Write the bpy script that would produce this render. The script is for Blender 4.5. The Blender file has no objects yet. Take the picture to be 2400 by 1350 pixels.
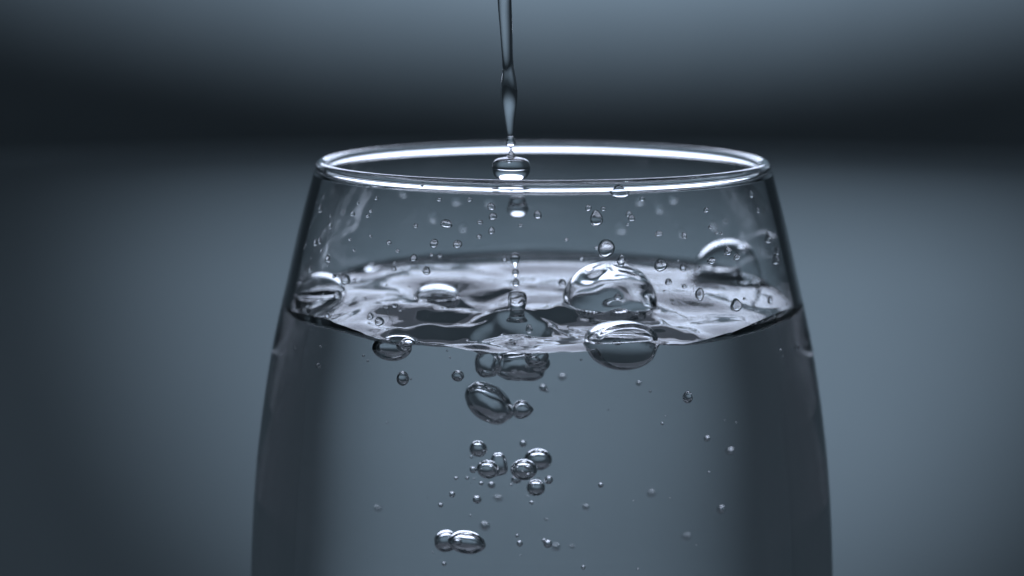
import bpy, math, random
import numpy as np

random.seed(7)
S = bpy.context.scene
COL = S.collection
S.unit_settings.system = 'METRIC'
S.unit_settings.scale_length = 0.01          # one unit is one centimetre

# ------------------------------------------------------------------ camera
CAM = np.array([-0.448, -20.14, 1.80])
PITCH = 0.18087
FPX = 3190.5                                  # focal length in pixels of a 2400 pixel wide frame
cam_d = bpy.data.cameras.new("camera")
cam = bpy.data.objects.new("camera", cam_d)
COL.objects.link(cam)
cam.location = CAM
cam.rotation_euler = (math.pi / 2 - PITCH, 0, 0)
cam_d.sensor_width = 36
cam_d.lens = FPX / 2400 * 36
cam_d.clip_start = 0.1
cam_d.clip_end = 2000
cam_d.dof.use_dof = True
cam_d.dof.focus_distance = 17.6
cam_d.dof.aperture_fstop = 0.14
S.camera = cam

# ------------------------------------------------------------------ world, lamps, exposure
W = bpy.data.worlds.new("World")
S.world = W
W.use_nodes = True
bg = W.node_tree.nodes["Background"]
bg.inputs[0].default_value = (0.32, 0.46, 0.60, 1)
bg.inputs[1].default_value = 0.085


def aim(o, target):
    from mathutils import Vector
    d = Vector(target) - o.location
    o.rotation_euler = d.to_track_quat('-Z', 'Y').to_euler()


def spot(name, loc, target, power, half_deg, blend, color, scale=(1, 1, 1)):
    l = bpy.data.lights.new(name, 'SPOT')
    l.energy = power
    l.spot_size = math.radians(2 * half_deg)
    l.spot_blend = blend
    l.color = color
    l.shadow_soft_size = 0.5
    o = bpy.data.objects.new(name, l)
    COL.objects.link(o)
    o.location = loc
    aim(o, target)
    o.scale = scale
    return o


def softbox(name, loc, target, sx, sz, power, color):
    l = bpy.data.lights.new(name, 'AREA')
    l.shape = 'ELLIPSE'
    l.size = sx
    l.size_y = sz
    l.energy = power
    l.color = color
    o = bpy.data.objects.new(name, l)
    COL.objects.link(o)
    o.location = loc
    aim(o, target)
    return o


TEAL = (0.56, 0.775, 1.0)
LAV = (0.71, 0.78, 1.0)
spot("lower_backdrop_spot", (9, 6, -34), (7, 100, -18), 200000, 30.5, 1.0, TEAL)
spot("wide_backdrop_fill", (0, -20, -60), (0, 100, -30), 34000, 68, 1.0, TEAL)  # added weak fill, keeps the outer parts of the sheet from black
spot("table_fill", (26, -14, 48), (0, 0, -11), 5500, 11, 1.0, TEAL)  # added fill on the unseen table, brightens what the water refracts
spot("upper_backdrop_spot", (14, 100, 60), (14, 200, 44), 640000, 28, 1.0, TEAL, (3.6, 1, 1))
softbox("overhead_softbox", (0, 62, 23), (0, 0, 0), 60, 34, 15000, LAV)

S.view_settings.view_transform = 'Standard'
S.view_settings.look = 'None'
S.view_settings.exposure = 0.0
S.view_settings.gamma = 1.0
S.cycles.max_bounces = 32
S.cycles.transmission_bounces = 32
S.cycles.glossy_bounces = 12
S.cycles.diffuse_bounces = 2
S.cycles.transparent_max_bounces = 8
S.cycles.caustics_reflective = True
S.cycles.caustics_refractive = True
S.cycles.sample_clamp_indirect = 8.0
S.cycles.blur_glossy = 0.0
S.cycles.use_adaptive_sampling = True
S.cycles.use_denoising = True


# ------------------------------------------------------------------ materials
def new_mat(name):
    m = bpy.data.materials.new(name)
    m.use_nodes = True
    m.node_tree.nodes.clear()
    return m, m.node_tree.nodes, m.node_tree.links


def clear_mat(name, ior, color=(1, 1, 1), relief=0.0, scale=3.0):
    m, n, k = new_mat(name)
    out = n.new("ShaderNodeOutputMaterial")
    g = n.new("ShaderNodeBsdfGlass")
    g.inputs["Color"].default_value = (*color, 1)
    g.inputs["Roughness"].default_value = 0.0
    g.inputs["IOR"].default_value = ior
    k.new(g.outputs[0], out.inputs[0])
    if relief:
        tc = n.new("ShaderNodeTexCoord")
        no = n.new("ShaderNodeTexNoise")
        no.inputs["Scale"].default_value = scale
        no.inputs["Detail"].default_value = 2
        b = n.new("ShaderNodeBump")
        b.inputs["Strength"].default_value = 1.0
        b.inputs["Distance"].default_value = relief
        k.new(tc.outputs["Object"], no.inputs["Vector"])
        k.new(no.outputs[0], b.inputs["Height"])
        k.new(b.outputs[0], g.inputs["Normal"])
    return m


GLASS = clear_mat("clear_glass", 1.50, (0.985, 0.99, 0.99))
WATER = clear_mat("water_to_air", 1.333)
WATER_WALL = clear_mat("water_to_glass", 1.333 / 1.50)
AIR = clear_mat("air_in_water", 1 / 1.333)

m, n, k = new_mat("matte_backdrop_paper")
out = n.new("ShaderNodeOutputMaterial")
d = n.new("ShaderNodeBsdfDiffuse")
tc = n.new("ShaderNodeTexCoord")
no = n.new("ShaderNodeTexNoise")
no.inputs["Scale"].default_value = 0.05
no.inputs["Detail"].default_value = 3
rp = n.new("ShaderNodeValToRGB")
rp.color_ramp.elements[0].color = (0.33, 0.335, 0.34, 1)
rp.color_ramp.elements[1].color = (0.40, 0.40, 0.405, 1)
k.new(tc.outputs["Object"], no.inputs["Vector"])
k.new(no.outputs[0], rp.inputs[0])
k.new(rp.outputs[0], d.inputs[0])
k.new(d.outputs[0], out.inputs[0])
BACK = m

m, n, k = new_mat("dark_chip")
out = n.new("ShaderNodeOutputMaterial")
p = n.new("ShaderNodeBsdfPrincipled")
p.inputs["Base Color"].default_value = (0.006, 0.008, 0.01, 1)
p.inputs["Roughness"].default_value = 0.35
k.new(p.outputs[0], out.inputs[0])
CHIP = m


# ------------------------------------------------------------------ object helpers
def make_mesh(name, verts, faces, mats, fmat=None, normals=None, smooth=True):
    me = bpy.data.meshes.new(name)
    me.from_pydata([tuple(map(float, v)) for v in verts], [], [tuple(map(int, f)) for f in faces])
    for q in mats:
        me.materials.append(q)
    if fmat is not None:
        me.polygons.foreach_set("material_index", np.asarray(fmat, dtype=np.int32))
    if smooth:
        me.polygons.foreach_set("use_smooth", np.ones(len(me.polygons), dtype=bool))
    me.update()
    if normals is not None:
        me.normals_split_custom_set_from_vertices([tuple(map(float, v)) for v in normals])
    return me


def link(name, me, parent=None, loc=None):
    o = bpy.data.objects.new(name, me)
    COL.objects.link(o)
    if parent is not None:
        o.parent = parent
    if loc is not None:
        o.location = tuple(map(float, loc))
    return o


def tag(o, label=None, cat=None, group=None, kind=None):
    if label: o["label"] = label
    if cat: o["category"] = cat
    if group: o["group"] = group
    if kind: o["kind"] = kind
    return o


# ------------------------------------------------------------------ backdrop: a far wall and, before it, a sheet of matte paper whose top rolls back
def sheet(name, xs, curve, prof):
    vs, fs = [], []
    for x in xs:
        for dy, z in prof:
            vs.append((x, curve(x) + dy, z))
    m_ = len(prof)
    for i in range(len(xs) - 1):
        for j in range(m_ - 1):
            a = i * m_ + j
            fs.append((a, a + m_, a + m_ + 1, a + 1))
    o = link(name, make_mesh(name, vs, fs, [BACK]))
    so_ = o.modifiers.new("thickness", 'SOLIDIFY')
    so_.thickness = 0.3
    so_.offset = 1
    return tag(o, kind="structure")


ROLL = 11.0
prof = [(0, -150), (0, -120), (0, -80), (0, -50), (0, -30)]
prof += [(ROLL * (1 - math.cos(t_)), -8.8 - ROLL + ROLL * math.sin(t_)) for t_ in np.linspace(0, math.pi / 2, 16)]
prof += [(20, -9.0), (30, -9.8)]
sheet("paper_backdrop", np.linspace(-112, 112, 57), lambda x: 100 - 0.0055 * x ** 2, prof)
sheet("back_wall", np.linspace(-300, 300, 31), lambda x: 200 - 0.0006 * x * x, [(0, z) for z in np.linspace(-200, 200, 9)])


# ------------------------------------------------------------------ the small round table top that carries the glass, unseen below the picture, added to lighten the water
tt, tf_ = [], []
TP = [(0.0, -11.02), (9.3, -11.02), (9.5, -11.08), (9.55, -11.3), (9.5, -11.52), (9.3, -11.6), (0.0, -11.6)]
for r_, z_ in TP:
    for j_ in range(96):
        a_ = 2 * math.pi * j_ / 96
        tt.append((max(r_, 0.001) * math.cos(a_), max(r_, 0.001) * math.sin(a_), z_))
for i_ in range(len(TP) - 1):
    for j_ in range(96):
        a1, b1 = i_ * 96 + j_, i_ * 96 + (j_ + 1) % 96
        tf_.append((a1, a1 + 96, b1 + 96, b1))
tf_.append(tuple(range(96)))
tm = make_mesh("table_top", tt, tf_, [BACK], smooth=False)
tag(link("table_top", tm), kind="structure")


# ------------------------------------------------------------------ profile of the glass
def spline(xs, ys):
    xs, ys = np.array(xs, float), np.array(ys, float)
    nn = len(xs); h = np.diff(xs)
    A = np.zeros((nn, nn)); r = np.zeros(nn)
    A[0, 0] = A[-1, -1] = 1
    for i in range(1, nn - 1):
        A[i, i - 1] = h[i - 1]; A[i, i] = 2 * (h[i - 1] + h[i]); A[i, i + 1] = h[i]
        r[i] = 6 * ((ys[i + 1] - ys[i]) / h[i] - (ys[i] - ys[i - 1]) / h[i - 1])
    M = np.linalg.solve(A, r)

    def f(x):
        x = np.clip(np.asarray(x, float), xs[0], xs[-1])
        i = np.clip(np.searchsorted(xs, x) - 1, 0, nn - 2)
        t = x - xs[i]; hh = h[i]
        return (M[i] * (xs[i + 1] - x) ** 3 + M[i + 1] * t ** 3) / (6 * hh) + (ys[i] / hh - M[i] * hh / 6) * (xs[i + 1] - x) + (ys[i + 1] / hh - M[i + 1] * hh / 6) * t
    return f


PZ = [-9.4, -8.6, -7.6, -6.8, -6.06, -5.3, -4.33, -3.5, -2.5, -1.7, -0.9, -0.36, 0.1]
PR = [4.14, 4.34, 4.45, 4.46, 4.437, 4.39, 4.295, 4.175, 3.985, 3.79, 3.585, 3.43, 3.295]
r_out = spline(PZ, PR)
THICK = 0.145


def r_in(z):
    return r_out(z) - THICK


def slope(f, z):
    return (f(np.asarray(z) + 1e-3) - f(np.asarray(z) - 1e-3)) / 2e-3


ZW = -1.967                                    # mean water level
RIMR, RIMC, RIMZ = 0.086, 3.240, -0.012           # rounded rim


# ------------------------------------------------------------------ sight lines: a picture point -> a place in the scene
def ray(px, py):
    c, s = math.cos(PITCH), math.sin(PITCH)
    a, b = (px - 1200) / FPX, (675 - py) / FPX
    d = np.array([a, c + b * s, -s + b * c])
    return CAM.copy(), d / np.linalg.norm(d)


def nrm(f, P):
    r = math.hypot(P[0], P[1])
    v = np.array([P[0] / r, P[1] / r, -float(slope(f, P[2]))])
    return v / np.linalg.norm(v)


def refract(d, nn, eta):                       # nn against d
    c = -d @ nn
    k2 = 1 - eta * eta * (1 - c * c)
    return eta * d + (eta * c - math.sqrt(max(k2, 0))) * nn


def hit(f, O, d, t0, sign):
    F = lambda t: sign * (math.hypot(*(O + t * d)[:2]) - float(f((O + t * d)[2])))
    t = t0
    for _ in range(4000):
        if F(t) < 0:
            lo, hi = t - 0.02, t
            for _ in range(30):
                mi = (lo + hi) / 2
                if F(mi) < 0: hi = mi
                else: lo = mi
            return O + hi * d
        t += 0.02
        if t > 60: return None
    return None


def enter(px, py, wet):
    """the sight line after it has passed the near wall: (point on the inner wall, direction)"""
    O, d = ray(px, py)
    P = hit(r_out, O, d, 13.0, 1)
    if P is None: return None
    nn = nrm(r_out, P)
    d = refract(d, nn, 1 / 1.5)
    Q = hit(r_in, P, d, 0.0, 1)
    if Q is None: return None
    nn = nrm(r_in, Q)
    d = refract(d, nn, 1.5 / (1.333 if wet else 1.0))
    return Q, d


def in_water(px, py, y):
    e = enter(px, py, True)
    Q, d = e
    t = (y - Q[1]) / d[1]
    return Q + max(t, 0.02) * d


def water_size(px, py, y):
    a, b = in_water(px - 6, py, y), in_water(px + 6, py, y)
    c, d = in_water(px, py - 6, y), in_water(px, py + 6, y)
    return abs(b[0] - a[0]) / 12, abs(c[2] - d[2]) / 12


def on_level(px, py, z=ZW):
    Q, d = enter(px, py, False)
    t = (z - Q[2]) / d[2]
    return Q + t * d


def in_air(px, py, y):
    O, d = ray(px, py)
    return O + (y - O[1]) / d[1] * d


def far_wall(px, py):
    Q, d = enter(px, py, False)
    return hit(r_in, Q + 0.3 * d, d, 0.0, -1)


# ------------------------------------------------------------------ smooth noise
def vnoise(x, y, seed):
    rs = np.random.RandomState(seed)
    G = rs.rand(64, 64) * 2 - 1
    xi, yi = np.floor(x).astype(int), np.floor(y).astype(int)
    u, v = x - xi, y - yi
    u, v = u ** 3 * (u * (u * 6 - 15) + 10), v ** 3 * (v * (v * 6 - 15) + 10)
    g = lambda a, b: G[a % 64, b % 64]
    return (g(xi, yi) * (1 - u) * (1 - v) + g(xi + 1, yi) * u * (1 - v) + g(xi, yi + 1) * (1 - u) * v + g(xi + 1, yi + 1) * u * v)


def sstep(a, b, x):
    t = np.clip((x - a) / (b - a), 0, 1)
    return t * t * (3 - 2 * t)


# ------------------------------------------------------------------ the floating bubbles: centre, radii, film height, bowl depth
IMP = on_level(1212, 748)                      # where the stream strikes
floaters = [
    # px, py, rx, ry, up, down, label
    (1428, 722, 0.67, 0.60, 0.59, 0.55, "largest dome bubble standing on the water with ripples seen through it"),
    (1708, 655, 0.60, 0.48, 0.58, 0.28, "blurred dome bubble against the far wall of the glass with a white arc on top"),
    (738, 692, 0.38, 0.36, 0.29, 0.05, "oval dark bubble pressed against the glass wall at the edge of the water"),
    (1024, 703, 0.34, 0.26, 0.19, 0.22, "low flat bubble with a white cap on the near side of the wave crest"),
    (1455, 804, 0.45, 0.34, 0.22, 0.24, "lens shaped bubble stuck to the front wall, half above and half below the waterline"),
]
FL = []
for px, py, rx, ry, up, dn, lab in floaters:
    c = on_level(px, py)
    rr = math.hypot(c[0], c[1])
    lim = float(r_in(ZW)) - (-0.02 if "lens" in lab else 0.38)
    if rr > lim:
        c[0] *= lim / rr; c[1] *= lim / rr
    FL.append((c[0], c[1], rx, ry, up, dn, lab))


# ------------------------------------------------------------------ height of the water surface
def height(x, y):
    h = np.zeros_like(x)
    r = np.hypot(x, y)
    th = np.arctan2(y, x)
    wall = np.clip(float(r_in(ZW)) - r, 0, None)
    # broad, stretched waves
    wx = x + 0.35 * vnoise(x * 0.9 + 3, y * 0.9, 1)
    wy = y + 0.35 * vnoise(x * 0.9, y * 0.9 + 7, 2)
    calm = 0.6 + 0.4 * np.exp(-((x - IMP[0]) ** 2 + (y - IMP[1]) ** 2) / 7.0)
    h += 0.14 * (vnoise(wx * 0.62 + 5, wy * 0.8 + 2, 3) - 0.1) * (0.5 + 0.5 * calm)
    h += 0.045 * vnoise(wx * 1.2 + 1, wy * 1.7 + 9, 4) * calm
    h += 0.003 * vnoise(wx * 3.0 + 8, wy * 4.6 + 4, 5) * calm
    h += 0.0005 * vnoise(wx * 7.5 + 2, wy * 11 + 6, 6) * calm
    h += 0.004 * vnoise(wx * 5.5 + 4, wy * 6.5 + 1, 8) * calm ** 2
    h *= 1 - 0.85 * np.exp(-wall / 0.5)
    # impact: ring crest, trough and the deep cavity below the stream
    dx, dy = x - IMP[0], y - IMP[1]
    a = np.arctan2(dy, dx)
    d = np.hypot(dx, dy)
    dd = d * (1 + 0.12 * np.sin(2 * a + 0.6) + 0.08 * np.sin(3 * a + 2.0))
    dd = dd * (1 + 0.16 * vnoise(x * 1.6 + 2, y * 1.6 + 5, 41)) + 0.10 * vnoise(x * 3.4, y * 3.4, 42)
    h += 0.03 * np.exp(-((dd - 1.45) / 0.30) ** 2) * (0.75 + 0.35 * np.sin(a - 0.5))
    h += -0.04 * np.exp(-((dd - 0.95) / 0.38) ** 2)
    u = x + 0.28 * vnoise(x * 0.9 + 6, y * 0.9 + 3, 61) + 0.10 * vnoise(x * 2.4, y * 2.4, 62)
    v = y + 0.26 * vnoise(x * 1.1 + 2, y * 0.9 + 8, 63) + 0.07 * vnoise(x * 2.9, y * 2.4, 64)
    box = lambda q, lo, hi, s_: sstep(lo - s_, lo + s_, q) * (1 - sstep(hi - s_, hi + s_, q))
    h += -0.105 * box(u, -2.0, 0.70, 0.45) * box(v, -1.0, 0.42, 0.38)
    best = np.full(x.shape, 9.0); along = np.zeros(x.shape)
    for i_ in range(len(CREST) - 1):
        p_, q_ = CREST[i_], CREST[i_ + 1]
        ex_, ey_ = q_[0] - p_[0], q_[1] - p_[1]
        t_ = np.clip(((x - p_[0]) * ex_ + (y - p_[1]) * ey_) / (ex_ * ex_ + ey_ * ey_), 0, 1)
        d_ = np.hypot(x - p_[0] - t_ * ex_, y - p_[1] - t_ * ey_)
        along = np.where(d_ < best, i_ + t_, along)
        best = np.minimum(best, d_)
    best = best + 0.05 * vnoise(x * 3 + 1, y * 3 + 6, 71)
    lift = np.interp(along, [0, 1, 2, 3, 4, 5], [0.06, 0.11, 0.13, 0.16, 0.27, 0.20])
    h += lift * np.exp(-(best / (0.17 + 0.03 * along / 5)) ** 2) * (1 + 0.12 * vnoise(x * 5, y * 6, 72))
    h += -0.06 * box(u, -1.8, 1.0, 0.40) * box(v, -3.0, -1.8, 0.35)
    near_ = np.exp(-(d / 1.7) ** 2)
    h += near_ * (0.040 * vnoise(x * 2.0 + 1, y * 3.6 + 3, 43) + 0.004 * vnoise(x * 6 + 8, y * 8 + 2, 44) + 0.0006 * vnoise(x * 14, y * 14, 45))
    h += 0.035 * np.exp(-((dd - 2.15) / 0.22) ** 2)
    # ridge that runs from the impact towards the largest bubble
    for (qx, qy, s1, s2, amp, rot) in RIDGES:
        c, s = math.cos(rot), math.sin(rot)
        u = (x - qx) * c + (y - qy) * s
        v = -(x - qx) * s + (y - qy) * c
        h += amp * np.exp(-(u / s1) ** 2 - (v / s2) ** 2)
    # cavity with folded walls
    cx, cy = CAV[0], CAV[1]
    ex, ey = (x - cx) / 0.50, (y - cy) / 0.42
    an = np.arctan2(ey, ex)
    e = np.hypot(ex, ey) * (1 + 0.10 * np.sin(3 * an + 0.4) + 0.07 * np.sin(5 * an + 1.7) + 0.03 * np.sin(9 * an))
    prof = np.clip(1 - e ** 2.6, 0, 1) ** 0.55
    lump = 1 + 0.34 * vnoise(x * 4.0 + 3, y * 4.0, 11)
    h += -0.27 * prof * (lump + 0.16 * vnoise(x * 9 + 1, y * 7 + 4, 12)) + 0.03 * np.exp(-((e - 1.12) / 0.16) ** 2)
    # floating bubbles: raised collar and bowl
    for bx, by, rx, ry, up, dn, lab in FL:
        q = np.hypot((x - bx) / rx, (y - by) / ry)
        rm = 0.5 * (rx + ry)
        base = 0.10 * rm ** 0.5
        col = base * np.exp(-np.clip(q - 1, 0, None) * rm / 0.13)
        inside = q < 1
        if rx > 0.6: dn = dn + 0.05 * vnoise(x * 3 + 3, y * 5, 51) + 0.02 * vnoise(x * 8, y * 9 + 5, 52)
        bowl = base - (dn + base) * np.sqrt(np.clip(1 - q ** 2, 0, 1)) ** 1.0
        w = np.exp(-np.clip(q - 1, 0, None) * rm / 0.10)
        h = np.where(inside, bowl, h * (1 - w) + col)
    # water creeping up the wall
    fr = 0.5 + 0.5 * np.cos(th + math.pi / 2)          # 1 at the near wall
    az = np.degrees((th + math.pi / 2 + math.pi) % (2 * math.pi) - math.pi)     # 0 at the near wall, grows anticlockwise
    amp = 0.03 + 0.27 * np.exp(-((az - 56) / 22) ** 2) + 0.22 * np.exp(-((az + 58) / 22) ** 2) + (0.14 + 0.05 * vnoise(az * 0.035 + 4, az * 0, 33)) * sstep(85, 140, np.abs(az))
    amp = amp + 0.018 * vnoise(az * 0.09 + 9, az * 0, 31) + 0.008 * vnoise(az * 0.4 + 3, az * 0, 32)
    h += amp * np.exp(-wall / 0.065) - 0.11 * fr * np.exp(-wall / 0.8) - 0.13 * (np.exp(-((az - 58) / 26) ** 2) + np.exp(-((az + 64) / 19) ** 2)) * np.exp(-wall / 0.45)
    return h


CREST = [on_level(*q) for q in ((930, 768), (1060, 756), (1190, 748), (1300, 744), (1385, 716), (1450, 742))]
CAV = on_level(1204, 766)
g1 = on_level(1400, 722)
g2 = on_level(1085, 762)
g3 = on_level(1560, 770)
g4 = on_level(940, 745)
g5 = on_level(1020, 700)
RIDGES = [(g5[0], g5[1], 0.55, 0.34, 0.13, 0.1), (g2[0], g2[1], 0.9, 0.22, 0.10, 0.12),
          (g3[0], g3[1], 0.5, 0.25, 0.08, -0.3), (g4[0], g4[1], 0.35, 0.5, -0.08, 0.3)]

# ------------------------------------------------------------------ water body: surface + side wall + bottom
NT, NR = 900, 200
th = np.linspace(0, 2 * np.pi, NT, endpoint=False)
Rw = float(r_in(ZW))
ss = np.linspace(0, 1, NR + 1)[1:]
ss = 1 - (1 - ss) ** 1.12                      # finer towards the wall
verts = [(0, 0, ZW + float(height(np.array([0.0]), np.array([0.0]))[0]))]
rad = (ss * Rw)[:, None] * np.ones(NT)[None, :]
X, Y = rad * np.cos(th), rad * np.sin(th)
H = ZW + height(X, Y)
rim_z = H[-1].copy()
rc = r_in(rim_z)                               # radius of the contact line
blend = ss[:, None] ** 12
X = X * (1 - blend) + X * blend * (rc / Rw)[None, :]
Y = Y * (1 - blend) + Y * blend * (rc / Rw)[None, :]
verts += list(zip(X.ravel(), Y.ravel(), H.ravel()))
faces = [(0, 1 + j, 1 + (j + 1) % NT) for j in range(NT)]
ii, jj = np.meshgrid(np.arange(NR - 1), np.arange(NT), indexing='ij')
a = 1 + ii * NT + jj
b = 1 + ii * NT + (jj + 1) % NT
faces += list(map(tuple, np.stack([a, a + NT, b + NT, b], -1).reshape(-1, 4)))
n_surf = len(faces)
# side wall, own copies of the contact line so that the edge stays crisp
NB = 60
base = len(verts)
zb = -9.3
side_n = []
for i in range(NB + 1):
    f = i / NB
    z = rim_z * (1 - f) + zb * f
    r = r_in(z)
    sl = slope(r_in, z)
    verts += list(zip(r * np.cos(th), r * np.sin(th), z))
ZB2 = [(-9.6, 3.80), (-9.85, 3.40), (-10.02, 2.7), (-10.1, 1.6), (-10.12, 0.6)]
for z, r in ZB2:
    verts += list(zip(r * np.cos(th), r * np.sin(th), np.full(NT, z)))
verts.append((0, 0, -10.13))
rows = NB + 1 + len(ZB2)
ii, jj = np.meshgrid(np.arange(rows - 1), np.arange(NT), indexing='ij')
a = base + ii * NT + jj
b = base + ii * NT + (jj + 1) % NT
faces += list(map(tuple, np.stack([a, a + NT, b + NT, b], -1).reshape(-1, 4)))
last = base + (rows - 1) * NT
faces += [(last + j, len(verts) - 1, last + (j + 1) % NT) for j in range(NT)]
fm = np.zeros(len(faces), dtype=np.int32)
fm[n_surf:] = 1
wm = make_mesh("water", verts, faces, [WATER, WATER_WALL], fm)
water = link("water", wm)
tag(water, "clear rippling water filling the drinking glass with a crater under the poured stream", "water")

# ------------------------------------------------------------------ the drinking glass
glass = link("drinking_glass", None, loc=(0, 0, -11.0))
tag(glass, "clear stemless drinking glass with a rounded rim, filled with water to just below the brim", "glass")


def gobj(name, me):
    o = link(name, me, glass)
    o.location = (0, 0, 11.0)
    return o


def revolve(name, rz, nr, nt=NT):
    """rz: list of (r, z); nr: list of (normal_r, normal_z)"""
    t = np.linspace(0, 2 * np.pi, nt, endpoint=False)
    v, no = [], []
    for (r, z), (a1, a2) in zip(rz, nr):
        v += list(zip(r * np.cos(t), r * np.sin(t), z * np.ones(nt)))
        no += list(zip(a1 * np.cos(t), a1 * np.sin(t), a2 * np.ones(nt)))
    f = []
    for i in range(len(rz) - 1):
        for j in range(nt):
            a_, b_ = i * nt + j, i * nt + (j + 1) % nt
            f.append((a_, b_, b_ + nt, a_ + nt))
    return v, f, no


# rim: arc from the outer wall over the top to the inner wall
zj = -0.11
ro, ri = float(r_out(zj)), float(r_in(zj))
so = float(slope(r_out, zj))
arc = []
for i in range(25):
    a_ = math.radians(-38 + (256) * i / 24)
    arc.append((RIMC + RIMR * math.cos(a_), RIMZ + RIMR * math.sin(a_)))
pts = [(ro, zj)] + arc + [(ri, zj)]
# smooth the two joints
pts = np.array(pts)
dense = []
for i in range(len(pts) - 1):
    for f in np.linspace(0, 1, 4, endpoint=False):
        dense.append(pts[i] * (1 - f) + pts[i + 1] * f)
dense.append(pts[-1])
dense = np.array(dense)
for _ in range(14):
    dense[1:-1] = 0.5 * dense[1:-1] + 0.25 * (dense[:-2] + dense[2:])
tg = np.gradient(dense, axis=0)
nr = np.stack([tg[:, 1], -tg[:, 0]], -1)
nr /= np.linalg.norm(nr, axis=1)[:, None]
nr[0] = np.array([1, -so]) / math.hypot(1, so)
nr[-1] = -nr[0]
v, f, no = revolve("rim", list(map(tuple, dense)), list(map(tuple, nr)))
gobj("rim", make_mesh("rim", v, f, [GLASS], normals=no))

# wall: outer skin from base to rim, inner skin from rim to the contact line
zz = np.linspace(-9.4, zj, 110)
rz = [(float(r_out(z)), z) for z in zz]
nz = []
for z in zz:
    s_ = float(slope(r_out, z)); L = math.hypot(1, s_)
    nz.append((1 / L, -s_ / L))
v, f, no = revolve("wall", rz, nz)
nb = len(v)
NI = 40
for i in range(NI + 1):
    q = i / NI
    z = zj * (1 - q) + rim_z * q
    r = r_in(z)
    s_ = slope(r_in, z); L = np.hypot(1, s_)
    v += list(zip(r * np.cos(th), r * np.sin(th), z))
    no += list(zip(-np.cos(th) / L, -np.sin(th) / L, s_ / L))
for i in range(NI):
    for j in range(NT):
        a_, b_ = nb + i * NT + j, nb + i * NT + (j + 1) % NT
        f.append((a_, b_, b_ + NT, a_ + NT))
gobj("glass_wall", make_mesh("glass_wall", v, f, [GLASS], normals=no))

# base: thick bottom below the wall
bz = [(float(r_out(-9.4)), -9.4), (3.98, -9.75), (3.72, -10.15), (3.4, -10.5), (3.05, -10.8), (2.75, -10.96), (2.5, -11.0), (2.2, -10.95), (1.6, -10.85), (0.8, -10.82), (0.02, -10.8)]
bz = bz[::-1]
tg = np.gradient(np.array(bz), axis=0)
nr = np.stack([tg[:, 1], -tg[:, 0]], -1); nr /= np.linalg.norm(nr, axis=1)[:, None]
v, f, no = revolve("base", bz, list(map(tuple, nr)))
gobj("base", make_mesh("base", v, f, [GLASS], normals=no))


# ------------------------------------------------------------------ lathed water bodies in free fall
def lathe_picture(name, rows, y, mat=WATER, nt=48, sub=4, wob=0.0):
    """rows: (picture row, centre column, half width) from top to bottom, at depth y"""
    rows = np.array(rows, float)
    t = np.arange(len(rows))
    tt = np.linspace(0, len(rows) - 1, (len(rows) - 1) * sub + 1)
    fx = [spline(t, rows[:, k])(tt) for k in range(3)]
    # keep widths from overshooting
    fx[2] = np.clip(fx[2], 0.0, None)
    v = []
    for py, px, hw in zip(*fx):
        P = in_air(px, py, y)
        r = hw / FPX * (y - CAM[1]) / math.cos(0.1)
        for j in range(nt):
            a_ = 2 * math.pi * j / nt
            rr = r * (1 + wob * math.sin(3 * a_ + py * 0.02))
            v.append((P[0] + rr * math.cos(a_), P[1] + rr * math.sin(a_), P[2]))
    nrow = len(tt)
    f = []
    for i in range(nrow - 1):
        for j in range(nt):
            a_, b_ = i * nt + j, i * nt + (j + 1) % nt
            f.append((a_, a_ + nt, b_ + nt, b_))
    f.append(tuple(range(nt)))
    f.append(tuple(reversed(range((nrow - 1) * nt, nrow * nt))))
    v = np.array(v)
    c = v.mean(0)
    me = make_mesh(name, v - c, f, [mat])
    return link(name, me, loc=c)


YS = float(IMP[1])
o = lathe_picture("water_stream", [(-420, 1176, 17), (-300, 1177, 17), (-200, 1178, 16.5), (-100, 1180, 17), (0, 1182.5, 16), (50, 1185, 15), (100, 1187.5, 13.5), (150, 1190.5, 13),
    (180, 1192.5, 16.5), (217, 1193.5, 19.5), (245, 1194, 17.5), (270, 1194.5, 13.8), (300, 1196, 10), (318, 1197, 8.4), (323, 1197, 8.8), (327, 1197, 8.6),
    (334, 1197, 11.6), (340, 1197, 9.5), (344, 1197, 5), (347, 1197, 1.8)], YS, wob=0.03)
tag(o, "thin clear stream of water pouring down and pinching off above the glass", "water stream")
o = lathe_picture("water_drop", [(348, 1197.5, 1.2), (351, 1197.5, 2.2), (356, 1198, 4.6), (361, 1198, 7.4), (365.5, 1198, 9.5), (368, 1198, 14), (369.3, 1198, 22), (371.5, 1198, 31), (376, 1198, 39), (383, 1198, 43.5), (392, 1198.3, 44.8), (402, 1198.5, 44), (411, 1198.5, 40.5),
    (418, 1198.5, 33.5), (423, 1198.5, 25), (426.5, 1198.5, 14), (428.2, 1198.5, 6), (428.6, 1198.5, 1)], YS)
tag(o, "flattened onion shaped water drop with a pointed top hanging just below the stream", "water drop")
o = lathe_picture("water_drop", [(459, 1213, 3), (461, 1213, 12), (465, 1213, 17), (475, 1213, 20), (487, 1213.5, 24), (492, 1213.5, 25.5), (497, 1213.5, 24), (504, 1213.5, 18), (510, 1213.5, 9), (512, 1213.5, 1)], YS + 2.2)
tag(o, "soft focus bell shaped water drop falling inside the glass below the rim", "water drop")
o = lathe_picture("water_drop", [(593, 1208, 1), (595, 1208, 6), (600, 1208, 11), (607, 1208, 11.5), (616, 1208, 8.5), (624, 1208.2, 4.5), (630, 1208.4, 1.2)], YS)
tag(o, "teardrop shaped water drop at the top of the short chain of drops over the crater", "water drop", "chain of falling drops")
o = lathe_picture("water_drop", [(630.5, 1208.4, 1.0), (633, 1208.5, 6), (639, 1208.6, 8.3), (645, 1208.8, 6), (651, 1209, 1.2)], YS)
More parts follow.
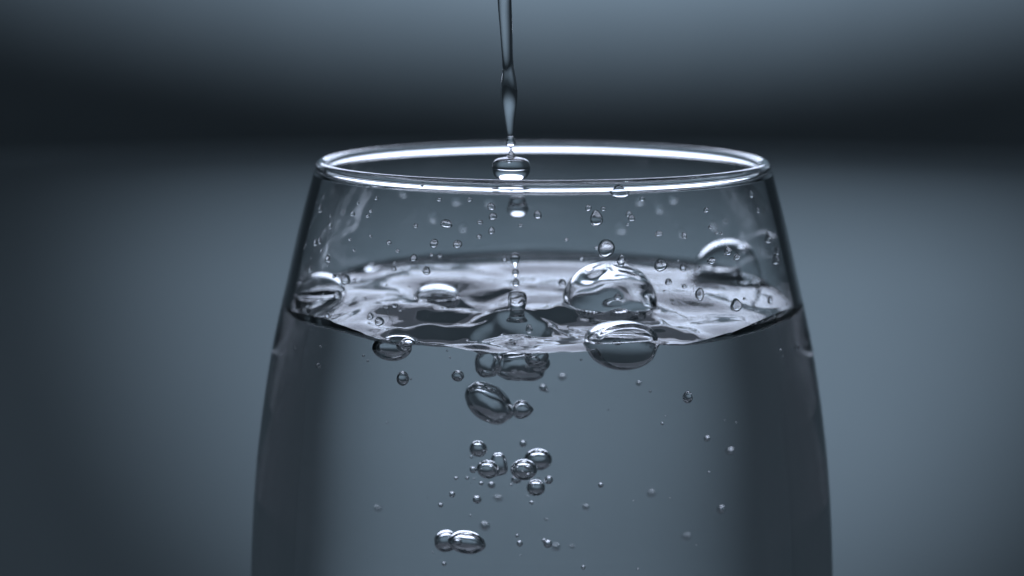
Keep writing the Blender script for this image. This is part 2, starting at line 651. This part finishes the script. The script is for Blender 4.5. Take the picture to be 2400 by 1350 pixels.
tag(o, "small round water drop in the middle of the short chain over the crater", "water drop", "chain of falling drops")
o = lathe_picture("water_drop", [(651.8, 1209, 1.0), (656, 1209.4, 5), (663, 1209.7, 8), (669, 1209.9, 6.5), (674, 1210, 1.2)], YS)
tag(o, "small pointed water drop at the bottom of the short chain, just above the water column", "water drop", "chain of falling drops")
o = lathe_picture("water_column", [(681, 1212, 3), (683, 1212, 13), (689, 1212.5, 20), (700, 1213, 22.5), (715, 1213, 21), (730, 1213, 17), (742, 1213, 19), (752, 1213, 27)], YS)
tag(o, "short stubby column of water rising from the middle of the crater", "water column")

# ------------------------------------------------------------------ bubble films on the surface
for bx, by, rx, ry, up, dn, lab in FL:
    rm = 0.5 * (rx + ry)
    zc = ZW + 0.10 * rm ** 0.5
    nt, nl = 72, 26
    wavy = 0.5 if rx > 0.6 else 0.0
    v, f = [], []
    for shell, t0 in ((0, 0.0), (1, 0.10 if rx > 0.6 else 0.055)):
        for i in range(nl + 1):
            ph = math.radians(-6 + 96 * i / nl)
            for j in range(nt):
                a_ = 2 * math.pi * j / nt
                w = 1 + 0.008 * math.sin(2 * a_ + 1) * math.cos(ph)
                t1, t0_ = t0, t0
                if shell:
                    t0 = t1 * (1 + wavy * (0.5 * math.sin(7 * ph + 1.6 * math.sin(2 * a_ + 0.5)) + 0.3 * math.sin(3 * a_ + 3 * ph) + 0.12 * math.sin(9 * ph + 5 * a_)) * math.cos(ph))
                v.append(((rx - t0) * math.cos(ph) * math.cos(a_) * w, (ry - t0) * math.cos(ph) * math.sin(a_) * w, (up - t0) * math.sin(ph)))
                t0 = t0_
    for q_ in range(len(v)):                       # flattened where it leans on the glass
        X_, Y_, Z_ = v[q_][0] + bx, v[q_][1] + by, v[q_][2]
        lim = float(r_in(Z_ + zc)) - (0.004 if q_ < (nl + 1) * nt else 0.012)
        rr_ = math.hypot(X_, Y_)
        if rr_ > lim:
            v[q_] = (X_ * lim / rr_ - bx, Y_ * lim / rr_ - by, Z_)
    off = (nl + 1) * nt
    for i in range(nl):
        for j in range(nt):
            a_, b_ = i * nt + j, i * nt + (j + 1) % nt
            f.append((a_, b_, b_ + nt, a_ + nt))
            f.append((off + a_, off + a_ + nt, off + b_ + nt, off + b_))
    for j in range(nt):
        f.append((j, off + j, off + (j + 1) % nt, (j + 1) % nt))
    o = link("surface_bubble", make_mesh("surface_bubble", v, f, [WATER]), loc=(bx, by, zc))
    tag(o, lab, "bubble", "bubbles floating on the water")


# ------------------------------------------------------------------ air bubbles under water
def ball(name, rx, ry, rz, mat, nt=40, nl=20, lump=0.0, seed=0, tip=None, power=1.0, tilt=0.0):
    rs = np.random.RandomState(seed)
    ph = rs.rand(8) * 6.28
    v, f = [], []
    v.append((0, 0, 1.0))
    for i in range(1, nl):
        la = math.pi * i / nl
        for j in range(nt):
            lo = 2 * math.pi * j / nt
            v.append((math.sin(la) * math.cos(lo), math.sin(la) * math.sin(lo), math.cos(la)))
    v.append((0, 0, -1.0))
    v = np.array(v)
    if power != 1.0:
        v = np.sign(v) * np.abs(v) ** power
    s = 1 + lump * (np.sin(3.1 * v[:, 0] + ph[0]) * np.cos(2.3 * v[:, 2] + ph[1]) + 0.5 * np.sin(6 * v[:, 2] + 4 * v[:, 0] + ph[2]) + 0.3 * np.sin(11 * v[:, 0] + ph[3]) * np.sin(9 * v[:, 2] + ph[4]))
    v = v * s[:, None]
    if tip is not None:
        v[:, 0] += tip * np.clip(v[:, 0], 0, None) ** 3 * (1 - np.clip(np.abs(v[:, 2]) * 1.6, 0, 1))
    v = v * np.array([rx, ry, rz])
    c, s_ = math.cos(tilt), math.sin(tilt)
    v = np.stack([v[:, 0] * c + v[:, 2] * s_, v[:, 1], -v[:, 0] * s_ + v[:, 2] * c], -1)
    for j in range(nt):
        f.append((0, 1 + j, 1 + (j + 1) % nt))
    for i in range(nl - 2):
        for j in range(nt):
            a_, b_ = 1 + i * nt + j, 1 + i * nt + (j + 1) % nt
            f.append((a_, a_ + nt, b_ + nt, b_))
    e = 1 + (nl - 2) * nt
    L = len(v) - 1
    for j in range(nt):
        f.append((e + j, L, e + (j + 1) % nt))
    return make_mesh(name, v, f, [mat])


YB = -1.5
# px, py, half width, half height, depth, options, label
big = [
    (1146, 944, 66, 40, YB, dict(lump=0.035, seed=3, tilt=0.72), "large slanted lumpy air bubble below the crater, dark with white glints"),
    (1222, 960, 23, 22, YB - 0.1, dict(lump=0.03, seed=5, tip=0.35), "bubble with a pointed end touching the large slanted bubble"),
    (1121, 1052, 21, 19, YB, dict(lump=0.02, seed=6), "round bubble uppermost of the cluster, on its own above the box shaped one"),
    (1170, 1088, 19, 26, YB + 0.15, dict(lump=0.02, seed=7, power=0.72, tilt=-0.15), "box shaped bubble standing upright behind the oval one in the cluster"),
    (1144, 1100, 27, 21, YB - 0.15, dict(lump=0.03, seed=8, tilt=0.3), "oval bubble overlapping the box shaped bubble in the cluster"),
    (1261, 1077, 33, 25, YB + 0.2, dict(lump=0.015, seed=9), "widest bubble of the cluster, partly hidden behind a glinting oval one"),
    (1228, 1101, 31, 24, YB - 0.2, dict(lump=0.015, seed=10), "glinting oval bubble in front of the widest bubble of the cluster"),
    (1256, 1143, 22, 19, YB, dict(lump=0.01, seed=11), "round bubble lowest of the large ones in the cluster"),
    (1046, 1268, 29, 24, YB + 0.1, dict(lump=0.02, seed=12, power=0.9, tilt=-0.2), "bright capped bubble half hidden behind the flat egg shaped bubble near the bottom"),
    (1094, 1271, 45, 26, YB - 0.2, dict(lump=0.02, seed=13, tilt=0.12), "flat egg shaped bubble with a white crescent near the bottom of the picture"),
    (944, 887, 15, 17, -2.6, dict(), "clear round bubble by itself below the bubble hanging from the waterline"),
    (1073, 881, 15, 13, -1.9, dict(), "round dark bubble by itself beside the underside of the crater"),
    (1612, 931, 12, 14, -2.4, dict(), "upright oval bubble by itself in the clear water under the lens shaped bubble"),
    (918, 814, 47, 31, -2.65, dict(lump=0.015, seed=14), "round dark bubble hanging just under the waterline by the front wall"),
    (947, 808, 19, 17, -2.98, dict(seed=15), "smaller bubble in front of the round dark one under the waterline"),
    (1143, 850, 29, 34, YB - 0.25, dict(lump=0.08, seed=16, power=0.85, tilt=0.1), "dark narrow pocket of air beside the folded pocket under the crater"),
    (1222, 854, 66, 38, YB - 0.1, dict(lump=0.085, seed=23, power=0.88, tilt=-0.18), "dark folded pocket of air hanging directly under the crater"),
    (1258, 838, 30, 22, YB - 0.45, dict(lump=0.05, seed=25), "small lobe of air in front of the folded pocket under the crater"),
    (1226, 1040, 8, 7.5, YB + 0.8, dict(), "small soft bubble alone above the widest bubble of the cluster"),
    (1210, 1124, 12, 9, YB + 0.6, dict(), "small soft bubble under the glinting oval one"),
    (1286, 1125, 10, 9.5, YB, dict(), "small bright round bubble beside the lowest large bubble of the cluster"),
    (1109, 1101, 8, 7.5, YB, dict(), "small bubble touching the side of the oval one in the cluster"),
    (1118, 1171, 10, 9, YB, dict(), "small bubble with a bright top straight below the oval one of the cluster"),
    (1152, 1137, 8, 7.5, YB + 0.7, dict(), "small soft bubble just under the box shaped bubble"),
    (1284, 1275, 10, 9, YB, dict(), "small bubble with a smaller one against its side near the bottom"),
    (1869, 815, 5, 9, -1.0, dict(), "narrow dark bubble squeezed against the glass wall below the waterline"),
    (1711, 1057, 10, 7, 0.6, dict(), "blurred white bubble near the dark edge of the water"),
]
for px, py, w, h, y, kw, lab in big:
    P = in_water(px, py, y)
    sx, sz = water_size(px, py, y)
    rx, rz = w * sx, h * sz
    me = ball("air_bubble", rx, 0.5 * (rx + rz) if w > 40 else rx, rz, AIR, **kw)
    o = link("air_bubble", me, loc=P)
    tag(o, lab, "bubble", "air bubbles under the water")

MARKS = [(1198, 398, "onion shaped drop"), (1213, 487, "bell shaped drop"), (1208, 635, "chain of falling drops"), (1213, 715, "water column"),
         (1428, 690, "largest dome bubble"), (1712, 615, "blurred far dome bubble"), (738, 675, "oval dark bubble"), (1024, 690, "low flat bubble"),
         (1398, 510, "pear shaped droplet"), (1421, 582, "biggest round droplet"), (1046, 524, "hook shaped droplet"), (1455, 450, "bright rim droplet"),
         (766, 605, "oval droplet with tiny followers"), (1044, 571, "twin droplets"), (1549, 621, "round dark edged droplet"), (1822, 597, "two long droplets"), (808, 654, "plump oval droplet")]
WET_MARKS = [(918, 806, "bubble under the waterline"), (1205, 850, "crater underside"), (1455, 805, "lens shaped bubble"), (1146, 944, "large slanted bubble"), (1121, 1052, "uppermost cluster bubble"),
             (1144, 1100, "oval cluster bubble"), (1261, 1077, "widest cluster bubble"), (1256, 1143, "lowest large cluster bubble"), (1094, 1271, "flat egg shaped bubble"), (944, 887, "lone clear bubble"),
             (1073, 881, "lone dark bubble"), (1612, 931, "lone upright oval bubble"), (1711, 1057, "blurred white bubble")]


def where(px, py, w, h, noun, marks):
    """a label from the neighbours that can be found in the picture"""
    shape = "narrow" if h > 1.7 * w else "oval" if h > 1.2 * w else "round"
    size = "pinpoint" if max(w, h) < 3.1 else "tiny" if max(w, h) < 5.5 else "small"
    ms = sorted(marks, key=lambda q: math.hypot(px - q[0], py - q[1]))
    a, b = ms[0], ms[1]
    dx, dy = px - a[0], py - a[1]
    dd = math.hypot(dx, dy)
    way = "above" if dy < -1.2 * abs(dx) else "below" if dy > 1.2 * abs(dx) else "level with" if abs(dy) < 0.25 * abs(dx) else "diagonally above" if dy < 0 else "diagonally below"
    far_ = "just " if dd < 60 else "" if dd < 130 else "well " if way in ("above", "below") else ""
    return f"{size} {shape} {noun} {far_}{way} the {a[2]}, towards {b[2]}"


round_me = ball("air_bubble", 1, 1, 1, AIR, nt=24, nl=12)
soft = "tiny soft focus bubble drifting in the clear water away from the cluster"
near_top = "tiny bubble just under the waterline"
trail = "tiny sharp bubble scattered around and under the cluster"
low = "tiny bubble low in the water around the flat egg shaped bubble"
small = [
    (1105, 1071, 3.5, YB, 2), (1069, 1121, 4.5, YB, 2), (1095, 1121, 4, YB, 2), (1128, 1133, 5, YB, 2), (1060, 1159, 7, YB, 2), (1033, 1184, 5.5, YB, 2), (1246, 1178, 5, YB, 2),
    (1198, 1136, 3, YB, 2), (1236, 1163, 2, YB, 2), (1103, 1209, 2.5, YB, 2), (1111, 1122, 2, YB, 2), (1262, 1120, 3, YB, 2),
    (1273, 909, 9, YB + 1.2, 0), (1282, 916, 4.5, YB + 1.2, 0), (1318, 884, 8, YB + 2.6, 0), (1497, 898, 6, YB + 1.2, 0), (1408, 1137, 6, YB, 0), (1373, 1189, 6.5, YB + 1.8, 0), (1527, 1157, 8, YB + 3, 0),
    (1657, 1028, 7, YB + 1, 0), (1690, 1194, 9, YB + 2, 0), (1609, 1258, 8, YB + 3.4, 0), (1552, 993, 3.5, YB, 0), (1524, 917, 3, YB, 0), (1661, 1107, 2.5, YB, 0), (1697, 985, 2, YB, 0),
    (886, 1192, 7, YB + 3.2, 0), (908, 990, 2.3, YB, 0), (1168, 1168, 8, YB + 3, 0), (1425, 960, 2, YB, 0), (1560, 975, 2, YB, 0), (1485, 1173, 2, YB, 0), (1570, 1168, 2, YB, 0), (1725, 990, 2, YB, 0),
    (1362, 843, 3, -2.5, 1), (1829, 821, 4, -1.3, 1), (1836, 834, 2.6, -1.3, 1), (747, 857, 6.5, -1.8, 1), (752, 812, 3, -1.8, 1), (692, 815, 3, -1.2, 1), (662, 835, 4, -0.8, 1), (963, 888, 3, -2.5, 1), (852, 834, 3, -2.5, 1), (862, 846, 3, -2.5, 1), (1048, 822, 2.5, -2.5, 1), (1055, 838, 2.5, -2.5, 1),
    (1136, 1233, 10, YB + 2.4, 3), (1212, 1256, 4, YB, 3), (1218, 1274, 7, YB, 3), (1275, 1267, 5.5, YB + 0.5, 3), (1303, 1282, 8, YB + 2.6, 3), (1041, 1322, 5, YB, 3), (1280, 1217, 3.5, YB + 0.8, 3), (1367, 1330, 4.8, YB, 3), (1495, 1334, 2.5, YB, 3), (1341, 1281, 4.5, YB + 2, 3), (1015, 1294, 2, YB, 3), (1220, 1301, 1.8, YB, 3),
]
names = [(soft, "tiny bubbles drifting in the clear water"), (near_top, "tiny bubbles close under the waterline"), (trail, "tiny bubbles around the cluster"), (low, "tiny bubbles near the bottom")]
small_labels = [where(px, py, w, w, "bubble", WET_MARKS) for px, py, w, y, g in small]
for px, py, w, y, g in small:
    P = in_water(px, py, y)
    sx, sz = water_size(px, py, y)
    o = link("tiny_bubble", round_me, loc=P)
    o.scale = (w * sx, w * sx, w * sz * random.uniform(0.86, 1.0))
    own = where(px, py, w, w, "bubble", WET_MARKS)
    ok = small_labels.count(own) == 1 and len(own.split()) <= 16
    tag(o, own if ok else names[g][0], "bubble", names[g][1])

# specks: the finest bubbles, too many and too small to count
rs = np.random.RandomState(21)
v, f = [], []
tet = np.array([(0, 0, 1), (1, 0, 0), (0, 1, 0), (-1, 0, 0), (0, -1, 0), (0, 0, -1)], float)
tf = [(0, 1, 2), (0, 2, 3), (0, 3, 4), (0, 4, 1), (5, 2, 1), (5, 3, 2), (5, 4, 3), (5, 1, 4)]
cnt = 0
while cnt < 260:
    p3 = np.array([rs.uniform(-3.9, 3.9), rs.uniform(-3.6, 2.0), rs.uniform(-6.5, ZW - 0.25)])
    if math.hypot(p3[0], p3[1]) > float(r_in(p3[2])) - 0.15: continue
    s0 = rs.uniform(0.003, 0.0075)
    b0 = len(v)
    v += [tuple(p3 + s0 * t) for t in tet]
    f += [tuple(b0 + i for i in t) for t in tf]
    cnt += 1
o = link("fine_bubbles", make_mesh("fine_bubbles", v, f, [AIR]))
tag(o, "fine specks of air suspended all through the water", "bubbles", kind="stuff")


# ------------------------------------------------------------------ drops on the glass wall
def cap(name, seed=0, pear=0.0, hook=0.0):
    """a drop lying on the local xy plane (x across, y up the wall), bulging along +z, unit size"""
    rs = np.random.RandomState(seed)
    ph = rs.rand(4) * 6.28
    nt, nl = 32, 10
    v, f = [(0, 0, 1.0)], []
    for i in range(1, nl + 1):
        la = math.pi / 2 * i / nl
        for j in range(nt):
            lo = 2 * math.pi * j / nt
            w = 1 + 0.05 * math.sin(2 * lo + ph[0]) + 0.035 * math.sin(3 * lo + ph[1])
            x, y = math.sin(la) * math.cos(lo) * w, math.sin(la) * math.sin(lo) * w
            z = math.cos(la) ** 0.9
            x *= 1 - pear * 0.45 * y
            z *= 1 - 0.25 * y - 0.2 * pear * y
            v.append((x, y, z))
    e = 1 + (nl - 1) * nt
    v.append((0, 0, 0.0))
    for j in range(nt):
        f.append((0, 1 + j, 1 + (j + 1) % nt))
    for i in range(nl - 1):
        for j in range(nt):
            a_, b_ = 1 + i * nt + j, 1 + i * nt + (j + 1) % nt
            f.append((a_, a_ + nt, b_ + nt, b_))
    k0 = len(v)
    for j in range(nt):                         # own rim for the flat underside
        v.append(v[e + j])
    c = k0 - 1
    for j in range(nt):
        f.append((k0 + j, c, k0 + (j + 1) % nt))
    return make_mesh(name, v, f, [WATER])


caps = [cap("wall_droplet", s, p) for s, p in ((1, 0.0), (2, 0.25), (3, 0.5), (4, 0.1), (5, 0.8))]
from mathutils import Matrix, Vector


def stick(me, P, inward, rx, ry, rz, name, label, group=None, cat="droplet", gap=0.002):
    nn = Vector(inward).normalized()
    up = Vector((0, 0, 1)); up = (up - up.dot(nn) * nn).normalized()
    xx = up.cross(nn).normalized()
    M = Matrix((xx, up, nn)).transposed().to_4x4()
    o = link(name, me)
    o.matrix_world = Matrix.Translation(Vector(P) + nn * gap) @ M @ Matrix.Diagonal((rx, ry, rz, 1))
    tag(o, label, cat, group)
    return o


near = [
    (881, 464, 4, 4.5), (838, 476, 3, 3.5), (825, 500, 5, 6), (868, 494, 4, 4), (861, 506, 4, 4), (756, 462, 2, 4), (748, 489, 4, 8), (773, 505, 3, 4), (772, 530, 4.5, 7), (760, 539, 3, 3),
    (737, 567, 4, 8), (747, 564, 4, 7), (752, 588, 3, 5), (769, 614, 2.5, 4), (767, 623, 2, 2), (725, 631, 4, 7), (782, 647, 4, 5), (802, 677, 4, 5),
    (700, 657, 3, 5), (757, 689, 2, 3), (726, 692, 2, 3), (767, 739, 4, 6), (867, 741, 6, 8), (855, 699, 3, 3), (830, 656, 3, 3), (829, 587, 3, 3), (819, 561, 3, 3), (868, 553, 3, 3),
    (911, 568, 5, 5), (974, 529, 5, 5), (969, 604, 7, 8), (931, 588, 4, 4), (1011, 597, 4, 4), (1031, 600, 5, 5), (922, 630, 6, 6), (999, 634, 8, 9), (924, 616, 3, 4),
    (1029, 467, 5, 4.5), (1101, 467, 5, 5), (1151, 484, 8, 8), (1155, 507, 8, 8), (1125, 520, 6, 5), (1152, 540, 6, 8), (1260, 503, 8, 9), (1220, 528, 4, 4), (1123, 554, 5, 5), (1183, 608, 5, 5), (1318, 663, 8, 8),
    (1379, 487, 6, 7), (1414, 489, 5, 5), (1474, 501, 6, 6), (1480, 511, 7, 7), (1471, 526, 3, 3), (1505, 466, 5, 5), (1544, 547, 8, 6), (1604, 552, 5, 7), (1656, 492, 5, 6), (1665, 532, 4, 4), (1680, 545, 3.5, 3.5), (1691, 547, 3.5, 3.5),
    (1457, 600, 4, 4), (1363, 606, 5, 5), (1398, 580, 4, 4), (1601, 627, 6, 8), (1640, 628, 3, 4), (1668, 611, 9, 8), (1728, 602, 7, 7), (1778, 492, 4, 6), (1763, 455, 3, 8), (1799, 545, 4, 4),
    (1567, 660, 7, 7), (1604, 671, 5, 5), (1448, 696, 8, 8), (1807, 703, 5, 10), (1855, 679, 3, 8), (1845, 714, 3, 4), (1766, 657, 2.5, 2.5), (1784, 590, 2.5, 2.5), (1328, 561, 4, 4), (1557, 682, 3, 3),
    (905, 720, 5, 3), (925, 716, 6, 5), (938, 726, 4, 4), (1240, 771, 7, 10), (1311, 775, 2.5, 2.5), (728, 604, 2, 3), (715, 570, 2, 4), (707, 577, 2, 4), (706, 527, 2, 3), (722, 505, 2, 3), (735, 470, 2, 4), (1745, 700, 3, 3), (1590, 610, 2, 2), (960, 672, 2, 2), (905, 668, 2, 2),
]
special = [
    (766, 605, 6, 9, 1, "oval droplet on the near wall with a string of tiny ones below it"),
    (808, 654, 9, 12, 3, "plump oval droplet on the near wall at the edge of the white reflection"),
    (790, 690, 7, 10, 1, "slanted oval droplet at the tip of the oval dark bubble"),
    (888, 753, 9, 10, 0, "round droplet just above the bubble hanging under the waterline"),
    (1017, 570, 8, 10, 1, "droplet beside its twin above the low flat bubble, the slightly taller one"),
    (1072, 572, 9, 9, 0, "rounder droplet of the pair above the low flat bubble"),
    (1046, 524, 12, 9, 3, "hook shaped droplet high on the wall beneath the rim"),
    (1398, 510, 12, 18, 4, "pear shaped droplet hanging below two tiny ones on the wall"),
    (1421, 582, 17, 20, 0, "biggest round droplet on the wall, straight above the largest dome bubble"),
    (1456, 613, 8, 11, 1, "droplet overlapping the top of the largest dome bubble"),
    (1549, 621, 13, 14, 0, "round dark edged droplet between the largest dome bubble and the far blurred one"),
    (1708, 587, 7, 11, 2, "slanted droplet in front of the blurred far dome bubble"),
    (1803, 558, 5, 12, 2, "long narrow droplet with a bright head running down near the edge of the glass"),
    (1822, 607, 5, 13, 2, "lowest of the two long droplets nearest the edge of the glass"),
    (1824, 587, 4, 10, 2, "upper of the two long droplets nearest the edge of the glass"),
    (1641, 689, 9, 14, 1, "tall oval droplet over the bright water below the blurred far dome bubble"),
    (1727, 714, 10, 15, 4, "large slanted droplet over the bright water beside the black waterline"),
]


def put_near(px, py, w, h, me, label, group):
    e = enter(px, py, False)
    if e is None: return
    Q, d = e
    nn = -nrm(r_in, Q)
    dist = Q[1] - CAM[1]
    cosf = max(0.28, abs(nn[1]))
    sy = 1.12 * h / FPX * dist
    sx = min(1.12 * w / FPX * dist / cosf, 1.15 * sy if h > w * 1.05 else 9)
    sx = max(sx, 0.5 * sy)
    if cosf < 0.6: sx = min(sx, 0.75 * sy)
    stick(me, Q, nn, sx, sy, 0.82 * min(sx, sy), "wall_droplet", label, group)


near_labels = [where(*q, "wall droplet", MARKS) for q in near]
for i, (px, py, w, h) in enumerate(near):
    reg = ("below the rim" if py < 560 else "above the waterline") if px < 900 else None
    if px < 900:
        lab, grp = "tiny droplet among those scattered over the dark side of the near wall", "tiny droplets on the dark side of the glass"
    elif px < 1330:
        lab, grp = "tiny droplet on the near wall around the falling drops", "tiny droplets around the falling drops"
    elif px < 1700:
        lab, grp = "tiny droplet on the near wall between the largest dome bubble and the rim", "tiny droplets above the largest bubble"
    else:
        lab, grp = "tiny droplet close to the edge of the glass beside the far dome bubble", "tiny droplets near the far dome bubble"
    own = where(px, py, w, h, "wall droplet", MARKS)
    if near_labels.count(own) == 1 and len(own.split()) <= 16: lab = own
    put_near(px, py, w, h, caps[i % 4], lab, grp)
for px, py, w, h, c, lab in special:
    put_near(px, py, w, h, caps[c], lab, "larger droplets on the near wall")

# out of focus drops on the far wall
far = [(1015, 507, 11, 13), (1070, 470, 12, 9), (1147, 474, 12, 9), (1500, 470, 12, 9), (1545, 487, 12, 11), (1577, 466, 11, 9), (1455, 533, 14, 12), (805, 497, 8, 8), (946, 453, 8, 8), (1672, 528, 12, 10), (1086, 532, 10, 9), (1598, 545, 9, 9), (1240, 585, 7, 5), (1700, 518, 8, 7)]
far_labels = [where(px, py, 9, 9, "blurred drop", MARKS) for px, py, w, h in far]
for i, (px, py, w, h) in enumerate(far):
    P = far_wall(px, py)
    if P is None: continue
    dist = P[1] - CAM[1]
    nn = -nrm(r_in, P)
    stick(caps[i % 4], P, nn, w / FPX * dist, h / FPX * dist, 0.6 * min(w, h) / FPX * dist, "far_wall_droplet",
          far_labels[i] if far_labels.count(far_labels[i]) == 1 else "out of focus drop on the far inside wall of the glass", "blurred drops on the far wall")

# two drops caught on the rim, and a dark chip
P = in_air(1457, 453, -3.2)
Q = np.array([P[0], P[1]]); Q = Q / np.linalg.norm(Q) * (float(r_in(P[2])) - 0.0)
stick(cap("rim_droplet", 9, 0.3), (Q[0], Q[1], P[2]), (-Q[0], -Q[1], -0.2), 0.125, 0.085, 0.05, "rim_droplet", "bright flat drop hanging from the inside of the near rim", None)
P = in_air(955, 437, -3.2)
Q = np.array([P[0], P[1]]); Q = Q / np.linalg.norm(Q) * (float(r_out(P[2])) + 0.002)
stick(cap("rim_droplet", 10, 0.1), (Q[0], Q[1], P[2]), (Q[0], Q[1], 0.2), 0.045, 0.04, 0.03, "rim_droplet", "small bright drop clinging to the near rim above the dark side", None)
